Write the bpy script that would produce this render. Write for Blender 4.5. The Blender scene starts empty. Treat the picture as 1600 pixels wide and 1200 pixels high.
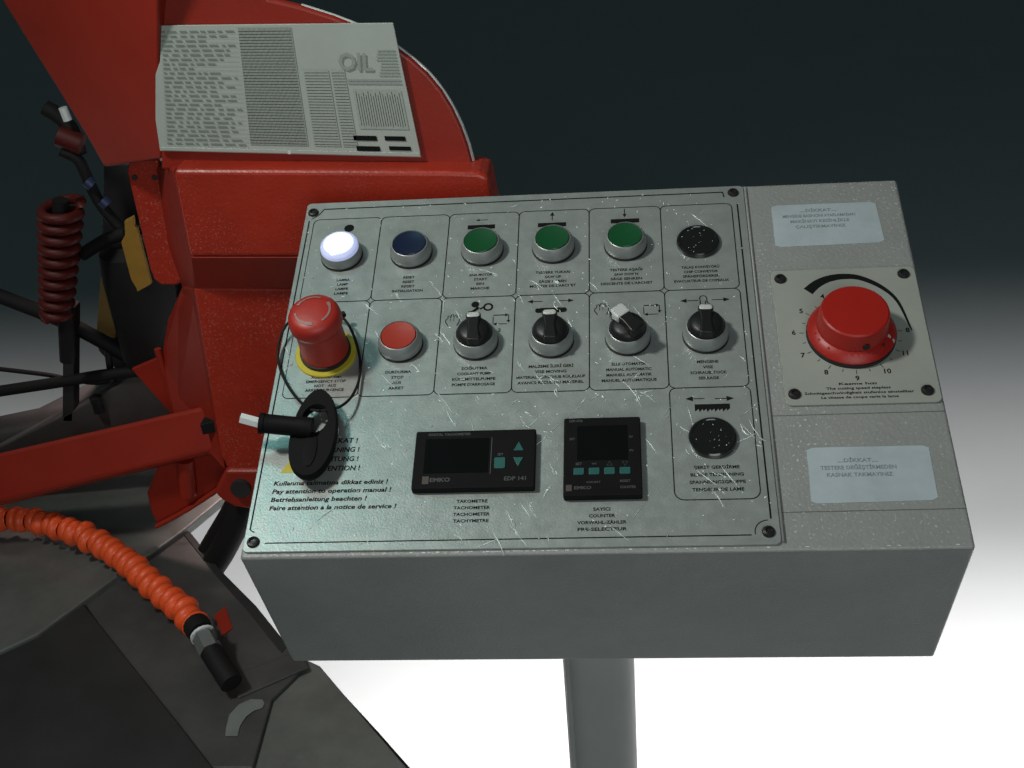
import bpy, math, random
from mathutils import Vector, Matrix
random.seed(11)
R = math.radians
scene = bpy.context.scene
C = scene.collection

# ------------------------------------------------------------------ camera
cam_data = bpy.data.cameras.new('camera')
cam = bpy.data.objects.new('camera', cam_data)
C.objects.link(cam)
cam_data.sensor_width = 36.0
cam_data.lens = 44.671
cam_data.clip_start = 0.02
cam_data.clip_end = 100.0
cam.matrix_world = Matrix(((0.995231, 0.027426, 0.093614, 0.025962), (0.067157, 0.503394, -0.861443, -0.853732), (-0.07075, 0.863622, 0.499151, 1.468872), (0.0, 0.0, 0.0, 1.0)))
scene.camera = cam

# ------------------------------------------------------------------ world, lamps, exposure
world = bpy.data.worlds.new('World')
scene.world = world
world.use_nodes = True
bg = world.node_tree.nodes['Background']
bg.inputs['Color'].default_value = (0.86, 0.97, 1.0, 1)
bg.inputs['Strength'].default_value = 0.042

def area(name, loc, target, size, size_y, power, col, spread=180):
    d = bpy.data.lights.new(name, 'AREA')
    d.shape = 'RECTANGLE'; d.size = size; d.size_y = size_y
    d.energy = power; d.color = col; d.spread = R(spread)
    o = bpy.data.objects.new(name, d)
    C.objects.link(o)
    o.location = loc
    o.rotation_euler = (Vector(target) - Vector(loc)).to_track_quat('-Z', 'Y').to_euler()
    return o
area('key_lamp', (-0.82, -0.37, 2.22), (0.0, 0.0, 1.0), 0.15, 0.15, 2.85, (1.0, 0.97, 0.90), 82)
area('fill_lamp', (0.3, -1.9, 1.5), (0.0, 0.0, 0.9), 1.2, 1.0, 3.6, (0.96, 1.0, 0.99), 100)
area('cyan_reflection_lamp', (-0.72, 0.16, 2.4), (-0.23, -0.1, 1.0), 0.26, 0.30, 0.27, (0.36, 1.0, 0.96), 90)  # unseen cyan source, placed to mirror in the plate's left corner
# added unseen strips that light the floor into a white-to-dark backdrop gradient
area('added_gradient_strip', (0.0, 1.02, 1.22), (0.0, 1.02, 0.0), 7.0, 0.10, 44.0, (1.0, 0.72, 0.68), 92)
area('added_gradient_strip', (0.55, 0.62, 1.22), (0.55, 0.46, 0.0), 2.2, 0.10, 28.0, (1.0, 0.72, 0.68), 62)

vs = scene.view_settings
vs.view_transform = 'Standard'
vs.look = 'None'
vs.exposure = 0.0
vs.gamma = 1.0
vs.use_curve_mapping = False
scene.render.engine = 'CYCLES'

# ------------------------------------------------------------------ materials
def mat(name, col, rough=0.5, metal=0.0, spec=0.5, coat=0.0, coat_rough=0.1, bump=0.0, bscale=200.0,
        vary=0.0, vscale=12.0, emit=None, estr=0.0, alpha=1.0, detail=3.0, sparkle=None, rvary=0.0):
    m = bpy.data.materials.new(name)
    m.use_nodes = True
    nt = m.node_tree; N = nt.nodes; L = nt.links
    b = N['Principled BSDF']
    b.inputs['Base Color'].default_value = (*col, 1)
    b.inputs['Roughness'].default_value = rough
    b.inputs['Metallic'].default_value = metal
    b.inputs['Specular IOR Level'].default_value = spec
    b.inputs['Coat Weight'].default_value = coat
    b.inputs['Coat Roughness'].default_value = coat_rough
    b.inputs['Alpha'].default_value = alpha
    if emit:
        b.inputs['Emission Color'].default_value = (*emit, 1)
        b.inputs['Emission Strength'].default_value = estr
    tc = N.new('ShaderNodeTexCoord')
    last = None
    if vary or sparkle:
        n = N.new('ShaderNodeTexNoise'); n.inputs['Scale'].default_value = vscale
        n.inputs['Detail'].default_value = 6; n.inputs['Roughness'].default_value = 0.65
        L.new(tc.outputs['Object'], n.inputs['Vector'])
        r = N.new('ShaderNodeMapRange')
        r.inputs['From Min'].default_value = 0.3; r.inputs['From Max'].default_value = 0.7
        r.inputs['To Min'].default_value = 1 - vary; r.inputs['To Max'].default_value = 1 + vary
        L.new(n.outputs['Fac'], r.inputs['Value'])
        mx = N.new('ShaderNodeVectorMath'); mx.operation = 'SCALE'
        mx.inputs[0].default_value = col
        L.new(r.outputs['Result'], mx.inputs['Scale'])
        last = mx.outputs['Vector']
        if sparkle:                                   # (scale, threshold, colour): dust / metal flake specks
            v = N.new('ShaderNodeTexNoise'); v.inputs['Scale'].default_value = sparkle[0]
            v.inputs['Detail'].default_value = 2
            L.new(tc.outputs['Object'], v.inputs['Vector'])
            g = N.new('ShaderNodeMapRange')
            g.inputs['From Min'].default_value = sparkle[1]; g.inputs['From Max'].default_value = sparkle[1] + 0.07
            L.new(v.outputs['Fac'], g.inputs['Value'])
            # specks gather in dusty patches
            w = N.new('ShaderNodeTexNoise'); w.inputs['Scale'].default_value = 9; w.inputs['Detail'].default_value = 3
            L.new(tc.outputs['Object'], w.inputs['Vector'])
            wg = N.new('ShaderNodeMapRange'); wg.inputs['From Min'].default_value = 0.34; wg.inputs['From Max'].default_value = 0.66
            L.new(w.outputs['Fac'], wg.inputs['Value'])
            mm = N.new('ShaderNodeMath'); mm.operation = 'MULTIPLY'
            L.new(g.outputs['Result'], mm.inputs[0]); L.new(wg.outputs['Result'], mm.inputs[1])
            mi = N.new('ShaderNodeMix'); mi.data_type = 'RGBA'
            mi.inputs['B'].default_value = (*sparkle[2], 1)
            L.new(mm.outputs[0], mi.inputs['Factor']); L.new(last, mi.inputs['A'])
            last = mi.outputs['Result']
        L.new(last, b.inputs['Base Color'])
    if rvary:
        n3 = N.new('ShaderNodeTexNoise'); n3.inputs['Scale'].default_value = vscale * 2.3; n3.inputs['Detail'].default_value = 5
        L.new(tc.outputs['Object'], n3.inputs['Vector'])
        r3 = N.new('ShaderNodeMapRange')
        r3.inputs['To Min'].default_value = max(0.02, rough - rvary); r3.inputs['To Max'].default_value = min(1, rough + rvary)
        L.new(n3.outputs['Fac'], r3.inputs['Value']); L.new(r3.outputs['Result'], b.inputs['Roughness'])
    if bump:
        n2 = N.new('ShaderNodeTexNoise'); n2.inputs['Scale'].default_value = bscale
        n2.inputs['Detail'].default_value = detail
        L.new(tc.outputs['Object'], n2.inputs['Vector'])
        bp = N.new('ShaderNodeBump'); bp.inputs['Strength'].default_value = bump
        bp.inputs['Distance'].default_value = 0.001
        L.new(n2.outputs['Fac'], bp.inputs['Height'])
        L.new(bp.outputs['Normal'], b.inputs['Normal'])
        if coat: L.new(bp.outputs['Normal'], b.inputs['Coat Normal'])
    return m

M = {
 'floor': mat('floor_paper', (0.22, 0.305, 0.32), 0.9, spec=0.1, vary=0.03, vscale=3),
 'plate': mat('aluminium_plate', (0.375, 0.42, 0.405), 0.36, metal=0.5, spec=0.5, coat=0.3, coat_rough=0.2, bump=0.14, bscale=700, vary=0.10, vscale=55, rvary=0.12),
 'grey': mat('hammered_grey_paint', (0.255, 0.268, 0.262), 0.42, spec=0.5, bump=0.4, bscale=420, vary=0.13, vscale=7, rvary=0.1),
 'grey_speck': mat('hammered_grey_paint_specks', (0.255, 0.268, 0.262), 0.40, spec=0.5, bump=0.6, bscale=330, vary=0.05, vscale=30, sparkle=(430, 0.628, (0.55, 0.57, 0.52)), rvary=0.1),
 'post': mat('grey_post_paint', (0.38, 0.395, 0.385), 0.5, bump=0.2, bscale=150, vary=0.06),
 'print': mat('black_print', (0.006, 0.007, 0.007), 0.8, spec=0.15),
 'faded': mat('faded_print', (0.085, 0.095, 0.095), 0.6),
 'cream': mat('dial_plate_paint', (0.29, 0.315, 0.285), 0.5, vary=0.05, vscale=20, bump=0.1, bscale=300),
 'sticker': mat('paper_label', (0.36, 0.43, 0.46), 0.6, vary=0.10, vscale=35, bump=0.15, bscale=90),
 'ink': mat('label_ink', (0.19, 0.24, 0.25), 0.7),
 'alu': mat('satin_bezel_metal', (0.26, 0.285, 0.28), 0.42, metal=0.35, vary=0.05, vscale=80, rvary=0.08),
 'gasket': mat('rubber_gasket', (0.012, 0.012, 0.012), 0.7),
 'green': mat('green_lens', (0.005, 0.070, 0.022), 0.35, coat=0.3),
 'blue': mat('blue_lens', (0.006, 0.014, 0.042), 0.3, coat=0.3),
 'redcap': mat('red_cap', (0.32, 0.026, 0.014), 0.45, vary=0.04),
 'estop': mat('red_stop_plastic', (0.34, 0.021, 0.013), 0.45, vary=0.05, vscale=60, bump=0.1, bscale=250),
 'dial': mat('red_dial_plastic', (0.33, 0.011, 0.006), 0.42, vary=0.05, vscale=60, bump=0.08, bscale=300),
 'arrowgrey': mat('grey_arrow_print', (0.27, 0.16, 0.15), 0.6),
 'yellow': mat('yellow_disc', (0.47, 0.40, 0.025), 0.5, vary=0.06, vscale=50),
 'lit': mat('lit_white_lens', (0.5, 0.55, 0.75), 0.25, emit=(0.52, 0.60, 1.0), estr=0.42),
 'lit_mid': mat('lit_lens_ring', (0.7, 0.75, 0.95), 0.25, emit=(0.70, 0.77, 1.0), estr=0.72),
 'lit_core': mat('lit_lamp_core', (0.9, 0.92, 1.0), 0.3, emit=(0.93, 0.95, 1.0), estr=2.2),
 'black': mat('black_plastic', (0.009, 0.010, 0.010), 0.42, spec=0.35, bump=0.08, bscale=400, vary=0.1),
 'black_matt': mat('black_matt_plastic', (0.0045, 0.005, 0.005), 0.65, spec=0.12, vary=0.15, vscale=30, bump=0.1, bscale=300),
 'gloss': mat('gloss_black_plastic', (0.01, 0.011, 0.011), 0.16, coat=0.4),
 'screen': mat('dark_display', (0.004, 0.005, 0.005), 0.12, spec=0.3),
 'teal': mat('teal_key', (0.007, 0.085, 0.08), 0.5, vary=0.06, vscale=120),
 'dimtext': mat('dim_grey_print', (0.05, 0.055, 0.055), 0.6),
 'brownmark': mat('brown_emblem', (0.055, 0.045, 0.04), 0.6),
 'white': mat('white_plastic', (0.45, 0.475, 0.465), 0.4),
 'screw': mat('black_screw', (0.03, 0.03, 0.03), 0.35, metal=0.5, bump=0.2, bscale=500),
 'red': mat('red_enamel', (0.35, 0.026, 0.011), 0.38, bump=0.35, bscale=260, vary=0.14, vscale=14, sparkle=(520, 0.595, (0.42, 0.14, 0.115)), rvary=0.1),
 'redclean': mat('red_enamel_clean', (0.275, 0.020, 0.009), 0.42, bump=0.15, bscale=200, vary=0.10, vscale=10, rvary=0.1),
 'sheet': mat('specification_sheet', (0.42, 0.48, 0.44), 0.45, vary=0.05, vscale=25, coat=0.2),
 'sheetprint': mat('sheet_print', (0.20, 0.24, 0.215), 0.6),
 'sheettint': mat('sheet_table_tint', (0.36, 0.415, 0.375), 0.6, vary=0.10, vscale=300),
 'sheetline': mat('sheet_rule_print', (0.30, 0.345, 0.315), 0.6),
 'palemark': mat('pale_paint_mark', (0.16, 0.175, 0.165), 0.5, vary=0.1, vscale=60),
 'steel': mat('oily_grey_steel', (0.072, 0.073, 0.071), 0.5, metal=0.25, vary=0.3, vscale=11, bump=0.2, bscale=120, rvary=0.15),
 'steel2': mat('pale_grey_steel', (0.15, 0.162, 0.153), 0.45, metal=0.3, vary=0.22, vscale=16, bump=0.15, bscale=140, rvary=0.15),
 'darksteel': mat('dark_steel', (0.018, 0.019, 0.019), 0.6, vary=0.3, vscale=14, bump=0.2, bscale=100),
 'rubber': mat('black_rubber', (0.008, 0.008, 0.008), 0.7, spec=0.25, vary=0.2, vscale=30, bump=0.15, bscale=200),
 'mustard': mat('mustard_paint', (0.30, 0.165, 0.025), 0.5, vary=0.12, vscale=60),
 'brown': mat('brown_plate', (0.12, 0.075, 0.02), 0.55, vary=0.15, vscale=60),
 'orange': mat('orange_hose_plastic', (0.80, 0.095, 0.02), 0.42, vary=0.08, vscale=60, bump=0.1, bscale=200),
 'coil': mat('coiled_hose_red', (0.07, 0.008, 0.006), 0.5, spec=0.3, vary=0.12, vscale=50),
 'bright': mat('bright_steel', (0.80, 0.86, 0.85), 0.3, metal=0.25),
 'film': mat('creased_film_glint_white', (0.76, 0.88, 0.86), 0.22, spec=0.8, coat=1.0, coat_rough=0.1),  # whitish base colour paints in the film's glints
 'bluemark': mat('blue_print', (0.02, 0.03, 0.09), 0.5),
}

# ------------------------------------------------------------------ helpers
def link(o, parent=None):
    C.objects.link(o)
    if parent is not None: o.parent = parent
    return o
def mesh(name, V, F, m, parent=None, loc=(0,0,0), smooth=False, bevel=0.0, seg=2, auto=None):
    me = bpy.data.meshes.new(name)
    me.from_pydata([tuple(v) for v in V], [], F)
    me.validate(); me.update()
    if m: me.materials.append(M[m])
    if smooth: me.polygons.foreach_set('use_smooth', [True] * len(me.polygons))
    o = bpy.data.objects.new(name, me)
    o.location = loc
    link(o, parent)
    if bevel:
        b = o.modifiers.new('bevel', 'BEVEL'); b.width = bevel; b.segments = seg; b.limit_method = 'ANGLE'
        b.angle_limit = R(35)
    if auto:
        me.polygons.foreach_set('use_smooth', [True] * len(me.polygons))
        me.set_sharp_from_angle(angle=R(auto))
    return o
def empty(name, loc=(0,0,0), parent=None):
    o = bpy.data.objects.new(name, None); o.empty_display_size = 0.05; o.location = loc
    return link(o, parent)
def tag(o, label, cat=None, group=None):
    o['label'] = label
    if cat: o['category'] = cat
    if group: o['group'] = group
    return o
def lathe(profile, n=40, ax=(0,0)):
    V, F = [], []
    for r, z in profile:
        for k in range(n):
            a = 2*math.pi*k/n
            V.append((ax[0]+r*math.cos(a), ax[1]+r*math.sin(a), z))
    for i in range(len(profile)-1):
        for k in range(n):
            a, b = i*n+k, i*n+(k+1) % n
            F.append((a, b, b+n, a+n))
    F.append(tuple(range(n-1, -1, -1)))
    F.append(tuple(range((len(profile)-1)*n, len(profile)*n)))
    return V, F
def box(x0, x1, y0, y1, z0, z1):
    V = [(x0,y0,z0),(x1,y0,z0),(x1,y1,z0),(x0,y1,z0),(x0,y0,z1),(x1,y0,z1),(x1,y1,z1),(x0,y1,z1)]
    return V, [(3,2,1,0),(4,5,6,7),(0,1,5,4),(1,2,6,5),(2,3,7,6),(3,0,4,7)]
def prism(poly, off):
    n = len(poly); off = Vector(off)
    V = [Vector(p) for p in poly] + [Vector(p)+off for p in poly]
    F = [tuple(range(n)), tuple(range(2*n-1, n-1, -1))]
    F += [((i+1) % n, i, n+i, n+(i+1) % n) for i in range(n)]
    # make the winding outward
    nrm = Vector((0,0,0))
    for i in range(n):
        a, b = Vector(poly[i]), Vector(poly[(i+1) % n]); nrm += a.cross(b)
    if nrm.dot(off) > 0: F = [tuple(reversed(f)) for f in F]
    return V, F
def rrect(x0, x1, y0, y1, r, n=6):
    P = []
    for cx, cy, a0 in ((x1-r,y1-r,0),(x0+r,y1-r,90),(x0+r,y0+r,180),(x1-r,y0+r,270)):
        for k in range(n+1):
            a = R(a0+90*k/n); P.append((cx+r*math.cos(a), cy+r*math.sin(a)))
    return P
def rbox(x0, x1, y0, y1, z0, z1, r):
    P = [(x, y, z1) for x, y in rrect(x0, x1, y0, y1, r)]
    return prism(P, (0, 0, z0-z1))
def smoothpts(P, n=8):
    P = [Vector(p) for p in P]
    Q = []
    for i in range(len(P)-1):
        p0 = P[max(i-1,0)]; p1 = P[i]; p2 = P[i+1]; p3 = P[min(i+2,len(P)-1)]
        for k in range(n):
            t = k/n
            Q.append(0.5*((2*p1)+(p2-p0)*t+(2*p0-5*p1+4*p2-p3)*t*t+(3*p1-p0-3*p2+p3)*t*t*t))
    Q.append(P[-1]); return Q
def tube(P, rad, n=12, closed=False):
    P = [Vector(p) for p in P]; m = len(P)
    rr = rad if callable(rad) else (lambda t: rad)
    V, F = [], []
    up = Vector((0,0,1)); prev = None
    for i, p in enumerate(P):
        if closed: t = (P[(i+1) % m]-P[i-1]).normalized()
        else: t = (P[min(i+1,m-1)]-P[max(i-1,0)]).normalized()
        if prev is None:
            a = t.cross(up if abs(t.dot(up)) < .9 else Vector((1,0,0))).normalized()
        else:
            a = (prev - t*prev.dot(t)).normalized()
        prev = a; b = t.cross(a)
        r = rr(i/(m-1))
        for k in range(n):
            an = 2*math.pi*k/n
            V.append(p + a*r*math.cos(an) + b*r*math.sin(an))
    for i in range(m if closed else m-1):
        j = (i+1) % m
        for k in range(n):
            k2 = (k+1) % n
            F.append((i*n+k, j*n+k, j*n+k2, i*n+k2)[::-1])
    if not closed:
        F.append(tuple(range(n))); F.append(tuple(range(m*n-1, (m-1)*n-1, -1)))
    return V, F
def merge(*parts):
    V, F = [], []
    for v, f in parts:
        o = len(V); V += list(v); F += [tuple(i+o for i in q) for q in f]
    return V, F
def stroke(P, w, z=0.0, closed=False):
    # flat printed line of width w along 2-D points
    P = [Vector((p[0], p[1])) for p in P]; n = len(P)
    V, F = [], []
    for i in range(n):
        if closed: a, b = P[i-1], P[(i+1) % n]
        else: a, b = P[max(i-1,0)], P[min(i+1,n-1)]
        d = (b-a).normalized(); q = Vector((-d.y, d.x))*w/2
        V += [(P[i].x-q.x, P[i].y-q.y, z), (P[i].x+q.x, P[i].y+q.y, z)]
    for i in range(n if closed else n-1):
        j = (i+1) % n
        F.append((2*i, 2*j, 2*j+1, 2*i+1))
    return V, F
def flat(P, z=0.0):
    return [(p[0], p[1], z) for p in P], [tuple(range(len(P)))]
def text(body, size, m, parent, loc, width=None, align='CENTER', rot=0.0, shear=0.0, name='lettering', spacing=1.0):
    cu = bpy.data.curves.new('t', 'FONT')
    cu.body = body; cu.size = size; cu.align_x = align; cu.align_y = 'CENTER'
    cu.resolution_u = 2; cu.shear = shear; cu.offset = size*.024; cu.space_character = spacing
    o = bpy.data.objects.new('t', cu); C.objects.link(o)
    dg = bpy.context.evaluated_depsgraph_get()
    me = bpy.data.meshes.new_from_object(o.evaluated_get(dg))
    bpy.data.objects.remove(o); bpy.data.curves.remove(cu)
    me.name = name; me.materials.clear(); me.materials.append(M[m])
    if width:
        xs = [v.co.x for v in me.vertices]
        s = width/(max(xs)-min(xs))
        for v in me.vertices: v.co.x *= s
    ob = bpy.data.objects.new(name, me)
    ob.location = loc; ob.rotation_euler = (0, 0, rot)
    return link(ob, parent)

# ------------------------------------------------------------------ studio floor
V, F = [(-14,-6,0),(14,-6,0),(14,18,0),(-14,18,0)], [(0,1,2,3)]
o = mesh('floor', V, F, 'floor'); o['kind'] = 'structure'

# ------------------------------------------------------------------ control console
TILT = R(22.0)
DW, DD, DH = 0.5, 0.3527, 0.1637
console = empty('control_console', (0, 0, 1.0))
console.rotation_euler = (TILT, 0, 0)
tag(console, 'grey sloping control console with rows of buttons, switches, two meters and red dial', 'control panel')
def c(x, y, z=0.0):       # millimetres from the front left corner of the sloping top
    return Vector((x/1000 - DW/2, y/1000 - DD/2, z/1000))
# housing: bent sheet-metal box
V, F = box(-DW/2, DW/2, -DD/2, DD/2, -DH, 0)
hs = mesh('housing', V, F, 'grey', console, bevel=0.0026, seg=4)
hs.data.materials.append(M['grey_speck'])            # metal dust lies on the sloping lid only
for p in hs.data.polygons:
    if p.normal.z > .9: p.material_index = 1
# brighter worn seam where lid meets the front
for y in (112.0, 30.0):
    V, F = stroke([(c(376, y).x, c(0, y).y), (c(499.0, y+0.6).x, c(0, y+0.6).y)], 0.0005, 0.0002)
    mesh('seam', V, F, 'faded', console)

# chipped paint along the folded front edge
VV, FF = [], []
for k in range(64):
    x = random.gauss(185, 45) if k < 50 else random.uniform(8, 492)
    if not 4 < x < 496: continue
    L, w = random.uniform(.6, 3.2), random.uniform(.25, .7); o = len(VV)
    VV += [(x-L/2, .3, .15), (x+L/2, .2, .15), (x+L*.3, .3+w, .15), (x-L*.4, .2+w*1.3, .15)]; FF.append((o, o+1, o+2, o+3))
o = mesh('paint_chips', [(v[0]/1000-DW/2, v[1]/1000+.0022-DD/2, v[2]/1000) for v in VV], FF, 'bright', console); o['kind'] = 'stuff'

PT = 2.0                   # plate thickness, mm
plate = empty('control_plate', c(0, 0, 0), console)
def mmV(V): return [(v[0]/1000, v[1]/1000, v[2]/1000) for v in V]
V, F = rbox(1.5, 373.5, 4, 350.5, 0.1, PT, 4)
mesh('plate_sheet', mmV(V), F, 'plate', plate, bevel=0.0004, seg=2)
ZP = PT + 0.12
# plastic edge trim on the right flank of the plate
V, F = tube([(375.0, 6, 1.2), (375.0, 349, 1.2)], 1.1, 8); mesh('edge_trim', mmV(V), F, 'grey', plate, smooth=True)

# border line with notches round the corner screws
P = [(17,11),(352,11)]
def arc(cx, cy, r, a0, a1, n=7): return [(cx+r*math.cos(R(a0+(a1-a0)*k/n)), cy+r*math.sin(R(a0+(a1-a0)*k/n))) for k in range(n+1)]
border = [(17,11.0)] + [(354,11.4)] + arc(366,13.5,9.5,190,90) + [(368.0,24),(367.2,330)] + [(357,337.5),(356,343.5)] + [(17,342.5),(13,335.5),(7.3,331)] + [(5.6,329),(4.6,22),(8,20.0)]
parts = []
V, F = stroke(border[:2], 0.9, ZP); parts.append((V, F))
V, F = stroke(border[2:10], 0.7, ZP); parts.append((V, F))
V, F = stroke(border[10:12], 1.2, ZP); parts.append((V, F))
V, F = stroke(border[12:14], 1.0, ZP); parts.append((V, F))
V, F = stroke(border[14:17], 0.9, ZP); parts.append((V, F))
V, F = stroke(border[17:], 1.1, ZP); parts.append((V, F))
V, F = stroke(border[13:15], 1.2, ZP); parts.append((V, F))
V, F = merge(*parts)
mesh('border_line', mmV(V), F, 'print', plate)

# cells of the printed grid: six columns, two rows, one cell below right
XS = [10, 68.5, 127, 186, 244.6, 303.7, 362.4]
YS = [330, 235.5, 138.3]
RC = 5.0
segs = []
for j, (y1, y0) in enumerate(((330, 235.5), (235.5, 138.3))):
    for i in range(6):
        x0, x1 = XS[i], XS[i+1]
        segs.append(stroke(arc(x0+RC, y1-RC, RC, 180, 90, 5), 0.75, ZP))
        segs.append(stroke(arc(x1-RC, y1-RC, RC, 90, 0, 5), 0.75, ZP))
        segs.append(stroke(arc(x0+RC, y0+RC, RC, 180, 270, 5), 0.75, ZP))
        segs.append(stroke(arc(x1-RC, y0+RC, RC, 270, 360, 5), 0.75, ZP))
        if j == 0: segs.append(stroke([(x0+RC, y1), (x1-RC, y1)], 0.75, ZP))
        segs.append(stroke([(x0+RC, y0), (x1-RC, y0)], 0.85, ZP))
        segs.append(stroke([(x0, y0+RC), (x0, y1-RC)], 0.85 if i else 0.6, ZP))
        if i == 5: segs.append(stroke([(x1, y0+RC), (x1, y1-RC)], 0.85, ZP))
x0, x1, y0, y1 = 303.7, 362.8, 40.3, 138.3
segs += [stroke(arc(x0+RC, y1-RC, RC, 180, 90, 5), 0.75, ZP), stroke(arc(x1-RC, y1-RC, RC, 90, 0, 5), 0.75, ZP),
         stroke(arc(x0+RC+2, y0+RC+2, RC+2, 180, 270, 5), 0.8, ZP), stroke(arc(x1-RC-2, y0+RC+2, RC+2, 270, 360, 5), 0.8, ZP),
         stroke([(x0, y0+RC+2), (x0, y1-RC)], 0.8, ZP), stroke([(x1, y0+RC+2), (x1, y1-RC)], 0.8, ZP), stroke([(x0+RC+2, y0), (x1-RC-2, y0)], 0.8, ZP)]
V, F = merge(*segs)
mesh('printed_grid', mmV(V), F, 'print', plate)

def lines(rows, x, y, pitch=5.0, size=3.3, widths=None, m='print', parent=plate, z=ZP+0.05, align='CENTER', shear=0.0):
    for k, s in enumerate(rows):
        if not s: continue
        w = widths[k]/1000 if widths and widths[k] else None
        text(s, size/1000, m, parent, (x/1000, (y-pitch*k)/1000, z/1000), w, align, shear=shear)
CX = [39.3, 97.8, 156.8, 215.4, 274.2, 333.2]
row1 = [(['LAMBA', 'LAMP', 'LAMPE', 'LAMPE'], [11, 9, 10.5, 11.5]),
        (['RESET', 'RESET', 'RESET', 'INITIALISATION'], [9.5, 9.5, 11, 25]),
        (['ANA MOTOR', 'START', 'EIN', 'MARCHE'], [19, 11, 6, 15]),
        (['TESTERE YUKARI', 'SAW UP', 'SÄGE HEBEN', "MONTEE DE L'ARCHET"], [28, 13, 22, 37]),
        (['TESTERE AŞAĞI', 'SAW DOWN', 'SÄGE SENKEN', "DESCENTE DE L'ARCHET"], [26, 19, 25, 41]),
        (['TALAŞ KONVEYÖRÜ', 'CHIP CONVEYOR', 'SPÄNEFÖRDERER', 'EVACUATEUR DE COPEAUX'], [30, 27, 29, 43])]
for i, (rows, w) in enumerate(row1): lines(rows, CX[i] + (4 if i == 0 else 0), 259.3 if i else 259, 4.9, 3.6, w)
row2 = [(['ACİL DURDURMA', 'EMERGENCY STOP', 'NOT - AUS', "ARRET D'URGENCE"], [24, 31, 17, 30]),
        (['DURDURMA', 'STOP', 'AUS', 'ARRET'], [20, 9.5, 7, 12]),
        (['SOĞUTMA', 'COOLANT PUMP', 'KÜHLMITTELPUMPE', "POMPE D'ARROSAGE"], [20, 26, 33, 33]),
        (['MALZEME İLERİ GERİ', 'VISE MOVING', 'MATERIAL VORSCHUB RÜCKLAUF', 'AVANCE RECUL DU MATERIEL'], [34, 24, 52, 50]),
        (['ELLE OTOMATİK', 'MANUAL AUTOMATIC', 'MANUELL AUTOMATIK', 'MANUEL AUTOMATIQUE'], [26, 34, 34, 41]),
        (['MENGENE', 'VISE', 'SCHRAUBSTOCK', 'SERRAGE'], [16, 7.5, 27, 15])]
Y2 = [149.5, 161, 162.5, 162.5, 162.5, 162.5]
for i, (rows, w) in enumerate(row2): lines(rows, CX[i] + (0 if i else 3), Y2[i] if i else 158, 5.2 if i else 4.2, 3.6, w)
lines(['ŞERİT GERDİRME', 'BLADE TENSIONING', 'SPANNUNGSGRUPPE', 'TENDEUR DE LAME'], 334, 67, 6.2, 3.7, [32, 37, 39, 36])
lines(['TAKOMETRE', 'TACHOMETER', 'TACHOMETER', 'TACHYMETRE'], 161.7, 42.5, 5.4, 3.6, [22, 26, 26, 25])
lines(['SAYICI', 'COUNTER', 'VORWAHL-ZÄHLER', 'PRE-SELECTEUR'], 253, 34, 5.4, 3.6, [12, 18, 34, 34])
lines(['DİKKAT !', 'WARNING !', 'ACHTUNG !', 'ATTENTION !'], 60.5, 97.5, 8.2, 6.0, [26, 30, 31, 35], shear=0.12)
lines(['Kullanma talimatına dikkat ediniz !', 'Pay attention to operation manual !', 'Betriebsanleitung beachten !', 'Faire attention a la notice de service !'],
      15.5, 60.7, 7.0, 5.2, [84, 87, 70, 92], align='LEFT', shear=0.15)
V, F = flat([(19, 70.0), (47, 70.0), (33, 96)], ZP)
tri = mesh('warning_triangle', mmV(V), F, 'yellow', plate)

def sym(parts, name='printed_symbol'):
    V, F = merge(*parts); return mesh(name, mmV(V), F, 'print', plate)
def arrow(x, y, dx, dy, L, w=0.7, head=3.2, z=ZP):
    d = Vector((dx, dy)).normalized(); n = Vector((-d.y, d.x)); p = Vector((x, y))
    a, b = p - d*L/2, p + d*L/2
    h = b - d*head
    return merge(stroke([a, h], w, z), flat([h-n*head*.42, b, h+n*head*.42], z))
def bar(x0, x1, y0, y1): return flat([(x0,y0),(x1,y0),(x1,y1),(x0,y1)], ZP)
sym([flat(arc(41.5, 318.5, 4.3, 0, 344, 22), ZP)], 'lamp_dot')
sym([bar(143, 166, 311.5, 316.3)]); sym([arrow(154.5, 322, -1, 0, 10)], 'printed_arrow')
sym([bar(202, 225.5, 311, 315.6)]); sym([arrow(213.8, 323.3, 0, 1, 10, head=4.5)], 'printed_arrow')
sym([bar(262.5, 286, 312, 316.8)]); sym([arrow(274, 323.5, 0, -1, 10, head=4)], 'printed_arrow')
# selector symbols
def hand(x, y, s=1.0):
    P = [(-4,-5),(-6.2,-1),(-6,1.5),(-4.6,2.5),(-4.4,5.2),(-3,5.6),(-2.4,3),(-1.6,6.6),(-0.2,6.8),(0.2,3.4),(1.3,6.4),(2.6,6),(2.6,3),(3.8,4.8),(4.9,4),(4.6,-1),(3,-5)]
    return [stroke([(x+a*s, y+b*s) for a, b in P], 0.75, ZP), stroke([(x-2.2*s, y+3*s), (x-2.4*s, y-.5*s)], 0.4, ZP), stroke([(x+.3*s, y+3.2*s), (x+.1*s, y)], 0.4, ZP)]
def cycle(x, y):
    return [stroke([(x-6,y+4.6),(x+4,y+4.6)], .9, ZP), stroke([(x+6.2,y+4.6),(x+6.2,y-1)], .7, ZP), stroke([(x+5,y-4.6),(x-4,y-4.6)], .7, ZP), stroke([(x-6,y-4),(x-6,y+3)], .6, ZP),
            flat([(x+3.4,y+6.2),(x+6.4,y+4.6),(x+3.4,y+3)], ZP+.02), flat([(x+4.6,y-.8),(x+6.2,y-3.4),(x+7.8,y-.8)], ZP+.02), flat([(x-3,y-3),(x-6,y-4.6),(x-3,y-6.2)], ZP+.02)]
sym(hand(137.5, 211), 'hand_symbol'); sym(cycle(175, 211), 'cycle_symbol')
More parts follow.
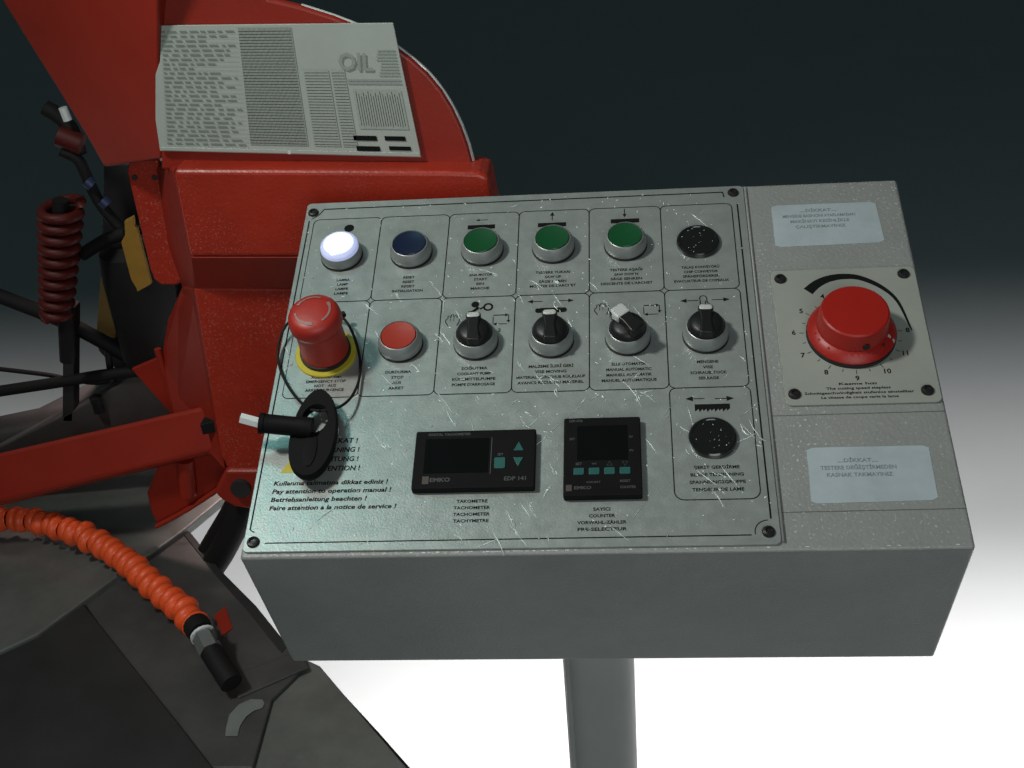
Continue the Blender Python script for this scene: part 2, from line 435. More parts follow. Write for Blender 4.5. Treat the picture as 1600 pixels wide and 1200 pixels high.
sym(hand(255, 217.5), 'hand_symbol'); sym(cycle(293, 216), 'cycle_symbol')
text('2', 0.0045, 'print', plate, (0.1745, 0.200, (ZP)/1000))
# coolant symbol: drops over a chip
sym([flat(arc(154, 227.5, 3.2, 0, 340, 14), ZP), stroke([(149,219),(152.5,220),(157,224.5)], 2.6, ZP+.02), stroke([(158,222.5),(161,224.5)], 1.6, ZP), stroke(arc(164.5, 224.5, 3.3, 200, 560, 16), 1.7, ZP)], 'coolant_symbol')
sym([arrow(201.5, 228.5, -1, 0, 12, head=4.5)], 'printed_arrow'); sym([arrow(226.5, 228.6, 1, 0, 12, head=4.5)], 'printed_arrow')
V, F = rbox(202, 227, 216.5, 221.5, ZP-.05, ZP, 2.4); mesh('printed_symbol', mmV(V), F, 'print', plate)
sym([arrow(322.5, 224, -1, 0, 14, head=5)], 'printed_arrow'); sym([arrow(347, 224.2, 1, 0, 14, head=5)], 'printed_arrow')
sym([stroke([(331,217.5),(331,224)]+arc(333.5,226,2.8,180,0,6)+[(336.3,222),(339,219)], .8, ZP), stroke([(335,219),(335,223.5),(337,221)], 1.0, ZP)], 'vise_symbol')
sym([arrow(322, 128, -1, 0, 14, head=5.5)], 'printed_arrow'); sym([arrow(343.5, 127.6, 1, 0, 14, head=5.5)], 'printed_arrow')
P = [(322,121.5)]
for k in range(9): P.append((322+k*2.8, 121.5)); 
teeth = [(321.5,122.8),(347,122.8)]
for k in range(9): teeth += [(347-k*2.85, 118.5), (347-k*2.85-2.3, 115.6 if k % 2 else 116.6)]
sym([flat(teeth + [(321.5, 116.5)], ZP)], 'blade_symbol')

# creases in the film on the plate, coloured whitish to stand for its glints
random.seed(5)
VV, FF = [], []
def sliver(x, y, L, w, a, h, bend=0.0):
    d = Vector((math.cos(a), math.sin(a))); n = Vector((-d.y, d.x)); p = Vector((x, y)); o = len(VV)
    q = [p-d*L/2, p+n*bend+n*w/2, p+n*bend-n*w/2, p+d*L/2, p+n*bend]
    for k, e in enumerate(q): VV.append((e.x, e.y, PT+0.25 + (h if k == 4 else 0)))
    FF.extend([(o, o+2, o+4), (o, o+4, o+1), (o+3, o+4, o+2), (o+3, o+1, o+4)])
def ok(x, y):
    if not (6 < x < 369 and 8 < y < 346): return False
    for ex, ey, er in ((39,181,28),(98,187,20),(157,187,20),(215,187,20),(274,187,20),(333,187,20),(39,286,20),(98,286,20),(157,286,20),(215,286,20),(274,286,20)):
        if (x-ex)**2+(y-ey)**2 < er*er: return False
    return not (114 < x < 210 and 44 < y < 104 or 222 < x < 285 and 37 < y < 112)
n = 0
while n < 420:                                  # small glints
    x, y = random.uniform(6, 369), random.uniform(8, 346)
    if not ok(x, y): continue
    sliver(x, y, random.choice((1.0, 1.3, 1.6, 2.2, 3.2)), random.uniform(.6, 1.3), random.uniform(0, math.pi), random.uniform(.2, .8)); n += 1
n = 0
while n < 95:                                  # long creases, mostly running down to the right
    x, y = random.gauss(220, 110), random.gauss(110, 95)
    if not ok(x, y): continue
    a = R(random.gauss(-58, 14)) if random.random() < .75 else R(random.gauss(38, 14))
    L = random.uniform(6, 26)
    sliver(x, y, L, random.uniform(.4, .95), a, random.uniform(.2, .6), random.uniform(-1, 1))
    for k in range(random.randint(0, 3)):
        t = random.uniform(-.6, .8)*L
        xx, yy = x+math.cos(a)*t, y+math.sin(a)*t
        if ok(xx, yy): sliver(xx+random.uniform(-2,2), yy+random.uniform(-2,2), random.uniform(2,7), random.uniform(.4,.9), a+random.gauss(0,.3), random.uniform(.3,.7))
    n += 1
o = mesh('film_crease_glints', mmV(VV), FF, 'film', plate); o['kind'] = 'stuff'

def screw(x, y, parent, z, r=4.6):
    V, F = lathe([(r, 0), (r, .8), (r*.86, 1.9), (r*.52, 2.4), (r*.5, 1.2), (0.2, 1.1)], 20)
    return mesh('screw', mmV(V), F, 'screw', parent, (x/1000, y/1000, z/1000), auto=40)
for x, y in ((8, 338.5), (364.7, 342), (365.5, 13.5), (8.6, 11.8)): screw(x, y, plate, PT)

def blank(x, y, lab):
    root = empty('hole_plug', c(x, y, PT), console)
    V, F = lathe([(17.4, 0), (17.4, 1.6), (17.0, 3.4), (16.0, 4.3), (14.8, 4.3), (14.2, 3.7), (9, 4.0), (.5, 4.2)], 40)
    mesh('cover_disc', mmV(V), F, 'gloss', root, auto=35)
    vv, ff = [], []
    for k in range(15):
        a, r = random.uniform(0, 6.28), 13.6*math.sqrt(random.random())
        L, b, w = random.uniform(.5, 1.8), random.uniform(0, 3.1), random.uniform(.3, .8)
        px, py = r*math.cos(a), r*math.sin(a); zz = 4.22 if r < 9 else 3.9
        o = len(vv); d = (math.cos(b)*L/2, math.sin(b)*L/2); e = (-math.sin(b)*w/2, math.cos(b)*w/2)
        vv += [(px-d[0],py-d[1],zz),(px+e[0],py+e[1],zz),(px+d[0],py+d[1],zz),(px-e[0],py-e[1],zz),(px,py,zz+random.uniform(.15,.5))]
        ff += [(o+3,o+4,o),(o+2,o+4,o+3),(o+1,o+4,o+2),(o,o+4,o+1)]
    s = mesh('film_blister_glints', mmV(vv), ff, 'film', root); s['kind'] = 'stuff'  # whitish flecks stand for glints of film over the plug
    root['label'] = lab
blank(332.6, 286, 'round black hole plug in the top right cell')
blank(332.6, 91.5, 'round black hole plug under the blade tension arrows')

def bezel(root):
    V, F = lathe([(17.6, 0), (17.6, 1.4), (15, 1.5)], 40); mesh('gasket', mmV(V), F, 'gasket', root, auto=35)
    V, F = lathe([(16.6, 1.4), (17.2, 2.6), (17.2, 6.5), (16.6, 9.0), (15.4, 11.6), (14.8, 12.6), (14.2, 12.9), (13.9, 12.2), (13.9, 9)], 48)
    mesh('bezel', mmV(V), F, 'alu', root, auto=28)
def button(x, y, m, label):
    root = empty('push_button', c(x, y, PT), console); root['label'] = label
    bezel(root)
    V, F = lathe([(13.6, 8), (13.6, 12.6), (13.1, 13.2), (8, 12.4), (3, 12.0), (.4, 12.0)], 40)
    mesh('cap', mmV(V), F, m, root, auto=40)
    return root
lamp = empty('indicator_lamp', c(39.3, 286, PT), console); lamp['label'] = 'lit white indicator lamp in the top left cell'
bezel(lamp)
V, F = lathe([(15.9, 9), (15.9, 12.6), (15.2, 14.2), (12.6, 15.6), (10.5, 16.0)], 40)
mesh('lens_rim', mmV(V), F, 'lit', lamp, auto=40)
V, F = lathe([(12.8, 15.2), (12.5, 15.9), (9.0, 16.6), (8.4, 16.6)], 40)
mesh('lens_ring', mmV(V), F, 'lit_mid', lamp, auto=40)
V, F = lathe([(8.9, 16.2), (8.7, 16.75), (7, 17.0), (3, 17.2), (.3, 17.3)], 40)
mesh('lens', mmV(V), F, 'lit_core', lamp, smooth=True)
button(97.8, 286, 'blue', 'dark blue push button with metal bezel')
button(156.8, 286, 'green', 'green push button under the left arrow')
button(215.4, 286, 'green', 'green push button under the up arrow')
button(274.2, 286, 'green', 'green push button under the down arrow')
button(97.8, 187.5, 'redcap', 'flat red push button beside the emergency stop')

def selector(x, y, ang, label, tip0=8.6, hh=20.8, tw=5.7):
    root = empty('selector_switch', c(x, y, PT), console); root['label'] = label
    bezel(root)
    kn = empty('knob', (0, 0, 0), root); kn.rotation_euler = (0, 0, R(ang))
    V, F = lathe([(13.8, 8), (13.8, 12.6), (13.4, 15.0), (12.2, 17.2), (10, 18.6), (5, 19.6), (.4, 19.8)], 40)
    mesh('dome', mmV(V), F, 'black', kn, auto=45)
    # paddle grip, waisted in plan
    L = 13.4
    side = [(-5.2,-L+1),(-4.4,-6),(-4.0,0),(-4.6,7),(-5.8,L-1),(-4.6,L+1.2),(4.6,L+1.2),(5.8,L-1),(4.6,7),(4.0,0),(4.4,-6),(5.2,-L+1),(3.6,-L),(-3.6,-L)]
    V, F = prism([(a*tw/5.4, b, hh) for a, b in side], (0, 0, -9))
    mesh('grip', mmV(V), F, 'black', kn, bevel=.0014, seg=3, auto=40)
    tip = [(-tw*.94,tip0),(-tw,L-1),(-tw*.82,L+1.5),(tw*.82,L+1.5),(tw,L-1),(tw*.94,tip0)]
    V, F = prism([(a, b, hh+.6) for a, b in tip], (0, 0, -7.5))
    mesh('pointer', mmV(V), F, 'white', kn, bevel=.0022, seg=4, auto=40)
selector(156.8, 187.5, 3, 'black selector switch under the coolant symbol')
selector(215.4, 187.5, 2, 'black selector switch under the double arrow and slot symbol')
selector(274.2, 187.5, 38, 'black selector switch turned towards the hand symbol', 3.0, 25.5, 6.8)
selector(333.2, 187.5, -1, 'black selector switch under the vise symbol')

# emergency stop
es = empty('emergency_stop_button', c(39.3, 181.5, PT), console); es['label'] = 'tall red mushroom emergency stop button on a yellow disc'
V, F = lathe([(24.2, 0), (24.2, 1.6), (23.6, 2.2), (17, 2.3)], 48); mesh('base_disc', mmV(V), F, 'yellow', es, auto=35)
V, F = lathe([(19.9, 2.2), (19.9, 5.6), (18, 6)], 40); mesh('collar', mmV(V), F, 'gasket', es, auto=35)
V, F = lathe([(18.8, 5.4), (18.8, 7), (18.3, 12), (17.9, 30), (18.2, 38)], 48); mesh('stop_body', mmV(V), F, 'estop', es, auto=35)
V, F = lathe([(17.4, 34.5), (19.4, 35.2), (20.3, 37.5), (20.5, 41), (20.1, 45), (18.8, 48.4), (16, 50.6), (11, 51.9), (5, 52.4), (.3, 52.5)], 56); mesh('mushroom_cap', mmV(V), F, 'estop', es, smooth=True)
def capz(r):
    pr = [(0, 52.5), (5, 52.4), (11, 51.9), (16, 50.6), (18.8, 48.4)]
    for (r0, z0), (r1, z1) in zip(pr, pr[1:]):
        if r0 <= r <= r1: return z0+(z1-z0)*(r-r0)/(r1-r0)
    return 48
for a0 in (70, 190, 310):                       # three turn-to-release arrows round the cap
    V, F = [], []
    n = 12
    for k in range(n+1):
        a = R(a0+86*k/n); w = .75 + (.5 if k > n-3 else 0)
        for r in (13.2-w, 13.2+w): V.append((r*math.cos(a), r*math.sin(a), capz(r)+.45))
    F = [(2*k, 2*k+1, 2*k+3, 2*k+2) for k in range(n)]
    mesh('arrow_print', mmV(V), F, 'arrowgrey', es)

# digital tachometer
def keytop(x0, x1, y0, y1, z, parent, r=1.2):
    V, F = rbox(x0, x1, y0, y1, z-.4, z+.7, r); return mesh('key', mmV(V), F, 'teal', parent, bevel=.0003)
tach = empty('digital_tachometer', c(0, 0, PT), console); tach['label'] = 'wide black digital meter with three teal keys'
V, F = rbox(118.3, 206.2, 49.6, 99.8, 0, 6.5, 1.5); mesh('meter_case', mmV(V), F, 'black_matt', tach, bevel=.0009, seg=3)
V, F = rbox(126, 172.5, 62.5, 92.4, 6.3, 6.7, .8); mesh('display', mmV(V), F, 'screen', tach)
V, F = stroke([(174.3, 61), (174.3, 93)], .35, 6.62); mesh('panel_line', mmV(V), F, 'faded', tach)
keytop(176.8, 184.8, 65.5, 75, 6.5, tach)
for P in ([(190.3,80.6),(197.7,80.6),(194,88.5)], [(190.3,74.6),(197.7,74.6),(194,66.4)]):
    V, F = prism([(a, b, 7.2) for a, b in P], (0, 0, -1)); mesh('key', mmV(V), F, 'teal', tach, bevel=.0003)
text('SET', .0028, 'dimtext', tach, (.181, .0776, .00665))
text('DIGITAL TACHOMETER', .0030, 'dimtext', tach, (.143, .0962, .00665), .031)
V, F = flat([(125.8,53.5),(130.5,53.5),(130.5,60),(125.8,60)], 6.64); mesh('emblem', mmV(V), F, 'brownmark', tach)
text('EMKO', .0048, 'dimtext', tach, (.1385, .0567, .00665), .0145)
text('EDP 141', .0046, 'dimtext', tach, (.1925, .0567, .00665), .0155)
# digital counter
cnt = empty('digital_counter', c(0, 0, PT), console); cnt['label'] = 'square black digital counter with a row of four teal keys'
V, F = rbox(226.3, 281.5, 41.2, 108.6, 0, 6.5, 1.5); mesh('meter_case', mmV(V), F, 'black_matt', cnt, bevel=.0009, seg=3)
V, F = rbox(236, 272, 71, 101, 6.3, 6.7, .8); mesh('display', mmV(V), F, 'screen', cnt)
for k, x in enumerate((237.2, 248.1, 258.9, 269.8)):
    keytop(x-3.8, x+3.8, 58.6, 64.4, 6.5, cnt, 1.0)
text('SET', .003, 'dimtext', cnt, (.2372, .0678, .00665)); text('<<', .003, 'dimtext', cnt, (.2481, .0678, .00665))
for x, s in ((258.9, 1), (269.8, -1)):
    V, F = stroke([(x-1.9, 67.8-1.5*s), (x+1.9, 67.8-1.5*s), (x, 67.8+1.9*s)], .45, 6.65, True); mesh('key_mark', mmV(V), F, 'dimtext', cnt)
text('EZM 4930', .003, 'dimtext', cnt, (.235, .1055, .00665), .0095)
text('SV', .0026, 'dimtext', cnt, (.2745, .0905, .00665)); text('PV', .0026, 'dimtext', cnt, (.2747, .0785, .00665)); text('SET', .0026, 'dimtext', cnt, (.2325, .0895, .00665))
text('COUNT', .0022, 'dimtext', cnt, (.2475, .0523, .00665), .010); text('RESET', .0028, 'dimtext', cnt, (.2697, .0528, .00665))
V, F = flat([(228.2,45.2),(232.4,45.2),(232.4,50.4),(228.2,50.4)], 6.64); mesh('emblem', mmV(V), F, 'brownmark', cnt)
text('EMKO', .0036, 'dimtext', cnt, (.2400, .0477, .00665), .012); text('COUNTER', .003, 'dimtext', cnt, (.2715, .0477, .00665), .011)

# speed dial
dp = empty('speed_dial', c(0, 0, 0), console); dp['label'] = 'large red speed dial on a square numbered plate'
V, F = rbox(387.3, 498.2, 119.8, 252.6, .1, 2.0, 4.5); mesh('dial_plate', mmV(V), F, 'cream', dp, bevel=.0004)
for x, y in ((394.5, 243.2), (489.0, 244.2), (394.3, 129.6), (489.0, 130.0)): screw(x, y, dp, 2.0, 4.7)
KX, KY = 441.5, 185.0
ZD = 2.12
Pt = smoothpts([(411.5,232.5,0),(419.4,239.8,0),(429.8,245.0,0),(442.8,246.8,0),(456.7,243.9,0),(472,232.6,0),(482,216,0),(487.2,187,0)], 5)
n = len(Pt) - 1
Pi = []
for k in range(n+1):
    d = (Pt[min(k+1, n)] - Pt[max(k-1, 0)]).normalized(); w = 7.6*(1-k/n)**.8 + .9
    Pi.append(Pt[k] + Vector((d.y, -d.x, 0))*w)
V = [(p.x, p.y, ZD) for p in Pt + Pi]; F = [(k, n+1+k, n+2+k, k+1) for k in range(n)]
mesh('speed_wedge', mmV(V), F, 'print', dp)
tk = []
A0, ST = 3.0, -15.6                          # ticks: degrees, clockwise from the right
vals = {0: '8', 2: '11', 4: '10', 6: '9', 8: '8', 10: '7', 12: '6', 14: '5', 16: '4'}
for k in range(0, 17):
    a = R(A0 + ST*k)
    L = 3.6 if k % 2 == 0 else 2.6
    r0 = 34.6
    tk.append(stroke([(KX+r0*math.cos(a), KY+r0*math.sin(a)), (KX+(r0+L)*math.cos(a), KY+(r0+L)*math.sin(a))], .5, ZD))
    if k in vals: text(vals[k], .0062, 'print', dp, ((KX+42.2*math.cos(a))/1000, (KY+42.2*math.sin(a))/1000, ZD/1000))
V, F = merge(*tk); mesh('tick_marks', mmV(V), F, 'print', dp)
lines(['Kesme hızı', 'The cutting speed stepless', 'Schnittgeschwindigkeit stufenlos einstellbar', 'La vitesse de coupe varie la lame'], 440.5, 138.0, 4.1, 3.1, [27, 46, 78, 55], parent=dp, z=ZD)
V, F = lathe([(33.2, 2), (33.2, 5.4), (31, 5.6)], 56); mesh('knob_base', mmV(V), F, 'gasket', dp, (KX/1000, KY/1000, 0), auto=35)
V, F = lathe([(30, 5.4), (32.6, 5.6), (32.8, 6.8), (30.2, 10.5), (27.4, 12.2), (26.3, 12.8), (26.2, 13.6), (25.4, 27), (24.9, 28.4), (23.6, 29.4), (.5, 29.6)], 64)
# fluted skirt
V2 = []
for i, v in enumerate(V):
    V2.append(v)
mesh('knob', mmV(V2), F, 'dial', dp, (KX/1000, KY/1000, 0), auto=32)
for a in (258, 268, 276, 290, 312, 226, 205, 192):
    aa = R(a); d = Vector((math.cos(aa), math.sin(aa))); nn = Vector((-d.y, d.x))
    q = [d*28-nn*.9, d*32.3-nn*1.1, d*32.3+nn*1.1, d*28+nn*.9]
    V = [(q[0].x,q[0].y,12.4),(q[1].x,q[1].y,7.9),(q[2].x,q[2].y,7.9),(q[3].x,q[3].y,12.4)]
    V, F = prism(V, (0,0,-1.0)); mesh('skirt_rib', mmV(V), F, 'dial', dp, (KX/1000, KY/1000, 0))
aa = R(-24); d = Vector((math.cos(aa), math.sin(aa))); nn = Vector((-d.y, d.x))
q = [d*26.6-nn*1.0, d*32.4-nn*1.0, d*32.4+nn*1.0, d*26.6+nn*1.0]
V, F = prism([(q[0].x,q[0].y,13.2),(q[1].x,q[1].y,8.4),(q[2].x,q[2].y,8.4),(q[3].x,q[3].y,13.2)], (0,0,-1.2)); mesh('white_index', mmV(V), F, 'white', dp, (KX/1000, KY/1000, 0))
aa = R(-76); 
V, F = tube([(24.5*math.cos(aa), 24.5*math.sin(aa), 17.5), (26.6*math.cos(aa), 26.6*math.sin(aa), 17.5)], 2.9, 16); mesh('grub_screw', mmV(V), F, 'gasket', dp, (KX/1000, KY/1000, 0), auto=40)
aa = R(-45)
V, F = flat([(27.5*math.cos(aa-.05), 27.5*math.sin(aa-.05)), (31.2*math.cos(aa), 31.2*math.sin(aa)), (27.5*math.cos(aa+.07), 27.5*math.sin(aa+.07))], 12.6)
V = [(x, y, 12.9 - (math.hypot(x, y)-27.5)*1.05) for x, y, z in V]
mesh('skirt_mark', mmV(V), F, 'gasket', dp, (KX/1000, KY/1000, 0))

# paper stickers
def sticker(P, rows, lab, tx, ty, pitch, ws):
    root = empty('paper_sticker', c(0, 0, 0), console); root['label'] = lab
    n = 8; V = []; F = []
    (ax, ay), (bx, by), (cx_, cy_), (dx, dy) = P
    pts = []
    for (p, q) in (((ax,ay),(bx,by)), ((bx,by),(cx_,cy_)), ((cx_,cy_),(dx,dy)), ((dx,dy),(ax,ay))):
        for k in range(n):
            t = (k + .35)/(n - .3)
            pts.append((p[0]+(q[0]-p[0])*t+random.uniform(-.12,.12), p[1]+(q[1]-p[1])*t+random.uniform(-.12,.12)))
    V, F = prism([(x, y, .35) for x, y in pts], (0, 0, -.3))
    mesh('paper', mmV(V), F, 'sticker', root)
    for k, s in enumerate(rows): text(s, .0044, 'ink', root, (tx/1000, (ty-pitch*k)/1000, .0005), ws[k]/1000)
sticker([(394.6,327),(478.9,326.8),(480.4,281.0),(394.2,279.6)], ['....DİKKAT....', 'MENGENE BASINCINI AYARLAMADAN', 'MAKİNAYI KESİNLİKLE', 'ÇALIŞTIRMAYINIZ'], 'upper white paper sticker on the console, above the red dial', 432, 319.5, 6.1, [30, 58, 47, 40])
sticker([(398.1,83.2),(482.4,83.1),(481.9,37.7),(396.6,36.5)], ['....DİKKAT....', 'TESTERE DEĞİŞTİRMEDEN', 'KASNAK TAKMAYINIZ'], 'lower white paper sticker on the console, below the red dial', 432, 71.5, 6.0, [28, 52, 45])

# support post with foot
px, py, pz = (-0.0128, 0.075, 0.5963)
post = empty('support_post', (0, 0, 0), console)
post.matrix_parent_inverse = (Matrix.Translation((0, 0, 1.0)) @ Matrix.Rotation(TILT, 4, 'X')).inverted()
sec = rrect(-.034, .034, -.03, .03, .022, 7)
V, F = prism([(px+x, py+y, 0.94) for x, y in sec], (0, 0, -.925)); mesh('tube', V, F, 'post', post, auto=50)
V, F = prism([(px+x*2.6, py+y*2.6, .016) for x, y in sec], (0, 0, -.016)); mesh('foot_plate', V, F, 'post', post, bevel=.002)
V, F = tube([(px-.0285, py-.0235, .86), (px-.0285, py-.0235, .02)], .003, 8); mesh('weld_seam', V, F, 'post', post, smooth=True)
gx, gy, gz = (-0.2604, 0.02, 0.6737)
V, F = lathe([(.012, .80), (.012, .77), (.009, .765), (.009, .74)], 6, (gx, gy)); mesh('cable_gland', V, F, 'rubber', post, auto=40)

# ------------------------------------------------------------------ hexagon release key hanging on the emergency stop
CM = Matrix.Translation((0, 0, 1.0)) @ Matrix.Rotation(TILT, 4, 'X')
key = empty('release_key')
key.matrix_world = CM
tag(key, 'black key with steel pin hanging by a thin cord from the red emergency stop', 'key')
def oval(cx, cy, a, b, rot, n=40, e=1.0):
    P = []
    for k in range(n):
        t = 2*math.pi*k/n; x, y = a*math.cos(t), b*math.sin(t)
        x *= 1 - .10*math.sin(t)                 # slightly wider at the foot
        P.append((cx+x*math.cos(rot)-y*math.sin(rot), cy+x*math.sin(rot)+y*math.cos(rot)))
    return P
fc = Vector((-0.2063, -0.0811, 0.014)); rt = R(0)
outer = oval(fc.x, fc.y, .0178, .0400, rt, 44)
hc = Vector((-0.2064, -0.0695, 0.014))
inner = [(hc.x+.0088*math.cos(2*math.pi*k/44)*(1)-0.0, hc.y+.0118*math.sin(2*math.pi*k/44)) for k in range(44)]
# fob: ring-and-tongue plate with an oval eye, swept between outer and inner outlines
def near(P, a): return P
zt, zb = .0185, .0105
V, F = [], []
n = 44
eo = [( (outer[k][0]-fc.x)*.93+fc.x, (outer[k][1]-fc.y)*.965+fc.y) for k in range(n)]
ei = [( (inner[k][0]-hc.x)*1.14+hc.x, (inner[k][1]-hc.y)*1.12+hc.y) for k in range(n)]
zm = (zt+zb)/2
loops = [(outer, zm), (eo, zt), (ei, zt), (inner, zm), (ei, zb), (eo, zb)]
for P, z in loops:
    for x, y in P: V.append((x, y, z))
for i in range(6):
    j = (i+1) % 6
    for k in range(n):
        k2 = (k+1) % n
        F.append((i*n+k, i*n+k2, j*n+k2, j*n+k))
mesh('fob', V, F, 'black_matt', key, auto=30)
V, F = lathe([(1, 0), (1, .0007), (.8, .0009)], 30)
V = [(x*.0052, y*.0150, z) for x, y, z in V]
o = mesh('thumb_pad', V, F, 'black_matt', key, (-0.2064, -0.0974, 0.018600000000000002), auto=40); o.rotation_euler = (0, 0, 0)
a, b = Vector((-0.2066, -0.0796, 0.02)), Vector((-0.2446, -0.0782, 0.026))
V, F = tube([a, a+(b-a)*.30, a+(b-a)*.32, a+(b-a)*.9, a+(b-a)*.91, b], lambda t: .0078 if t < .35 or t > .75 else .0072, 20); mesh('barrel', V, F, 'black_matt', key, auto=40)
d = Vector((-0.2582, -0.0761, 0.03))
V, F = tube([b-(d-b)*.1, d], .0042, 6); mesh('steel_pin', V, F, 'bright', key)
loop = [(-0.2039, -0.0618, 0.017), (-0.216, -0.0556, 0.014), (-0.2342, -0.0308, 0.006), (-0.246, -0.007, 0.005), (-0.2484, 0.0132, 0.008), (-0.2426, 0.0293, 0.012), (-0.2286, 0.0357, 0.014), (-0.2114, 0.0383, 0.014), (-0.1988, 0.0317, 0.014), (-0.1894, 0.0173, 0.012), (-0.1822, -0.0042, 0.008), (-0.1808, -0.024, 0.006), (-0.1837, -0.0441, 0.01), (-0.1913, -0.0577, 0.015)]
V, F = tube(smoothpts(loop + [loop[0]], 8), .0011, 8); mesh('cord', V, F, 'rubber', key, smooth=True)
V, F = lathe([(1.9, 0), (2.4, 1), (1.9, 4)], 12); mesh('cord_clip', mmV(V), F, 'rubber', key, (-0.1986, 0.0348, 0.012), auto=40)

# ------------------------------------------------------------------ red sawing machine behind and left of the console
MO = Vector((-0.50, 0.45, 0.0))
saw = empty('band_saw_machine', MO)
tag(saw, 'red enamelled band saw with specification sheet and grey steel bed, behind the console', 'machine')
def W(P): return [Vector(p) - MO for p in P]
def slab(name, P, off, m, bevel=.002, parent=saw):
    V, F = prism(W(P), off); return mesh(name, V, F, m, parent, bevel=bevel, seg=3)
def pipe(name, P, rad, m, n=14, sm=8, parent=saw, world=False):
    Q = smoothpts(P if world else W(P), sm) if sm else (P if world else W(P))
    V, F = tube(Q, rad, n); return mesh(name, V, F, m, parent, auto=45)

# wheel cover: curved upper casing with a fold towards the left
YC = 0.27
slab('wheel_cover', [(-0.3592, 0.225, 1.2686), (-0.3784, 0.225, 1.1774), (-0.397, 0.225, 1.0801), (-0.2626, 0.225, 1.0678), (-0.1097, 0.225, 1.0584), (-0.1107, 0.225, 1.0737), (-0.1133, 0.225, 1.09), (-0.1175, 0.225, 1.1067), (-0.1238, 0.225, 1.1245), (-0.1318, 0.225, 1.141), (-0.1426, 0.225, 1.1568), (-0.1556, 0.225, 1.1704), (-0.1718, 0.225, 1.1845), (-0.1924, 0.225, 1.1976), (-0.2185, 0.225, 1.2099), (-0.2447, 0.225, 1.2199), (-0.2712, 0.225, 1.2278), (-0.2868, 0.225, 1.2645)], (0, .010, 0), 'redclean', .003)
pipe('cover_trim', [(-0.1109, 0.231, 1.0715), (-0.1135, 0.231, 1.0879), (-0.1177, 0.231, 1.1047), (-0.1241, 0.231, 1.1226), (-0.1321, 0.231, 1.1391), (-0.1429, 0.231, 1.1551), (-0.1561, 0.231, 1.1687), (-0.1724, 0.231, 1.1829), (-0.1931, 0.231, 1.1961), (-0.2193, 0.231, 1.2084), (-0.2457, 0.231, 1.2185)], .0026, 'bright', 8, 4)
slab('side_cover', [(-0.3508, 0.2, 1.2733), (-0.3769, 0.2196, 1.1789), (-0.3992, 0.2362, 1.0865), (-0.4823, 0.2986, 1.0587), (-0.4965, 0.3092, 1.0857), (-0.5189, 0.326, 1.1225), (-0.5422, 0.3435, 1.1591), (-0.5655, 0.361, 1.1956), (-0.5988, 0.386, 1.2491)], (.004, .03, 0), 'redclean', .003)
# specification sheet
sp = empty('specification_sheet', (0,0,0), saw); sp['label'] = 'pale printed specification sheet riveted to the red cover'
slab('sheet', [(-0.3925, 0.2205, 1.0999), (-0.3905, 0.2205, 1.1285), (-0.3815, 0.2205, 1.1698), (-0.3751, 0.2205, 1.1808), (-0.3673, 0.2205, 1.2114), (-0.1667, 0.2205, 1.2028), (-0.1636, 0.2205, 1.1687), (-0.1555, 0.2205, 1.0828)], (0, .0022, 0), 'sheet', .0004, sp)
def shp(u, v): return (u, v)
def bl(name, Ps, m):
    V, F = [], []
    for q in Ps:
        o = len(V); V += W(q); F.append((o, o+1, o+2, o+3))
    ob = mesh(name, V, F, m, sp); return ob
# sheet coordinates: origin lower left, metres along and up the sheet
S0, S1, S2 = [Vector(p) for p in [(-0.3922, 0.2198, 1.1001), (-0.1554, 0.2198, 1.0831), (-0.1634, 0.2198, 1.1689)]]
SL, SR_ = Vector([(-0.379, 0.2198, 1.1801)][0]), S2
def sh(s, t):
    lo = S0 + (S1-S0)*s; hi = SL + (SR_-SL)*s
    return lo + (hi-lo)*t
def q4(s0, s1, t0, t1): return [sh(s0,t0), sh(s1,t0), sh(s1,t1), sh(s0,t1)]
rr = random.Random(3)
rows = []
rules = []
for k in range(33):
    t = .085 + k*.0495
    if t > 1.35: break
    s = .03; end = rr.choice([.16, .2, .24, .27, .3, .32]) if k % 5 else .32
    while s < end:
        w = rr.uniform(.012, .045)
        rows.append(q4(s, min(s+w, .335), t, t+.017)); s += w + rr.uniform(.008, .016)
    if k % 1 == 0: rules.append(q4(.02, .345, t-.0135, t-.0105))
bl('text_rows', rows, 'sheetprint')
bl('rule_lines', rules, 'sheetline')
bl('table_field', [q4(.352, .575, .10, 1.37), q4(.60, .70, .10, .93), q4(.71, .765, .10, .93)], 'sheettint')
grid = []
for k in range(40):
    t = .115 + k*.031
    grid.append(q4(.354, .572, t, t+.006))
    if t < .90: grid += [q4(.602, .698, t, t+.006), q4(.712, .763, t, t+.006)]
for k in range(43): s = .356 + k*.0051; grid.append(q4(s, s+.0011, .102, 1.365))
bl('table_lines', grid, 'sheetline')
ch = [q4(.785, .975, .30, .72)]
bl('chart_field', ch, 'sheettint')
cl = []
for k in range(19):
    s = .795 + k*.0094; h = .70 - .012*((k*7) % 5)
    cl.append(q4(s, s+.0022, .32 + .02*rr.random(), h))
for t in (.775, .81): cl.append(q4(.77, .985, t, t+.018))
for k in range(9): cl.append(q4(.90+.004*k % .02, .985, .86+k*.032, .872+k*.032))
bl('chart_bars', cl, 'sheetline')
for s0, s1, t0, t1 in ((.755,.845,.17,.225), (.76,.85,.055,.11), (.875,.955,.175,.225), (.885,.968,.07,.115)):
    o = bl('black_field', [q4(s0, s1, t0, t1)], 'print')
for v in o.data.vertices: pass
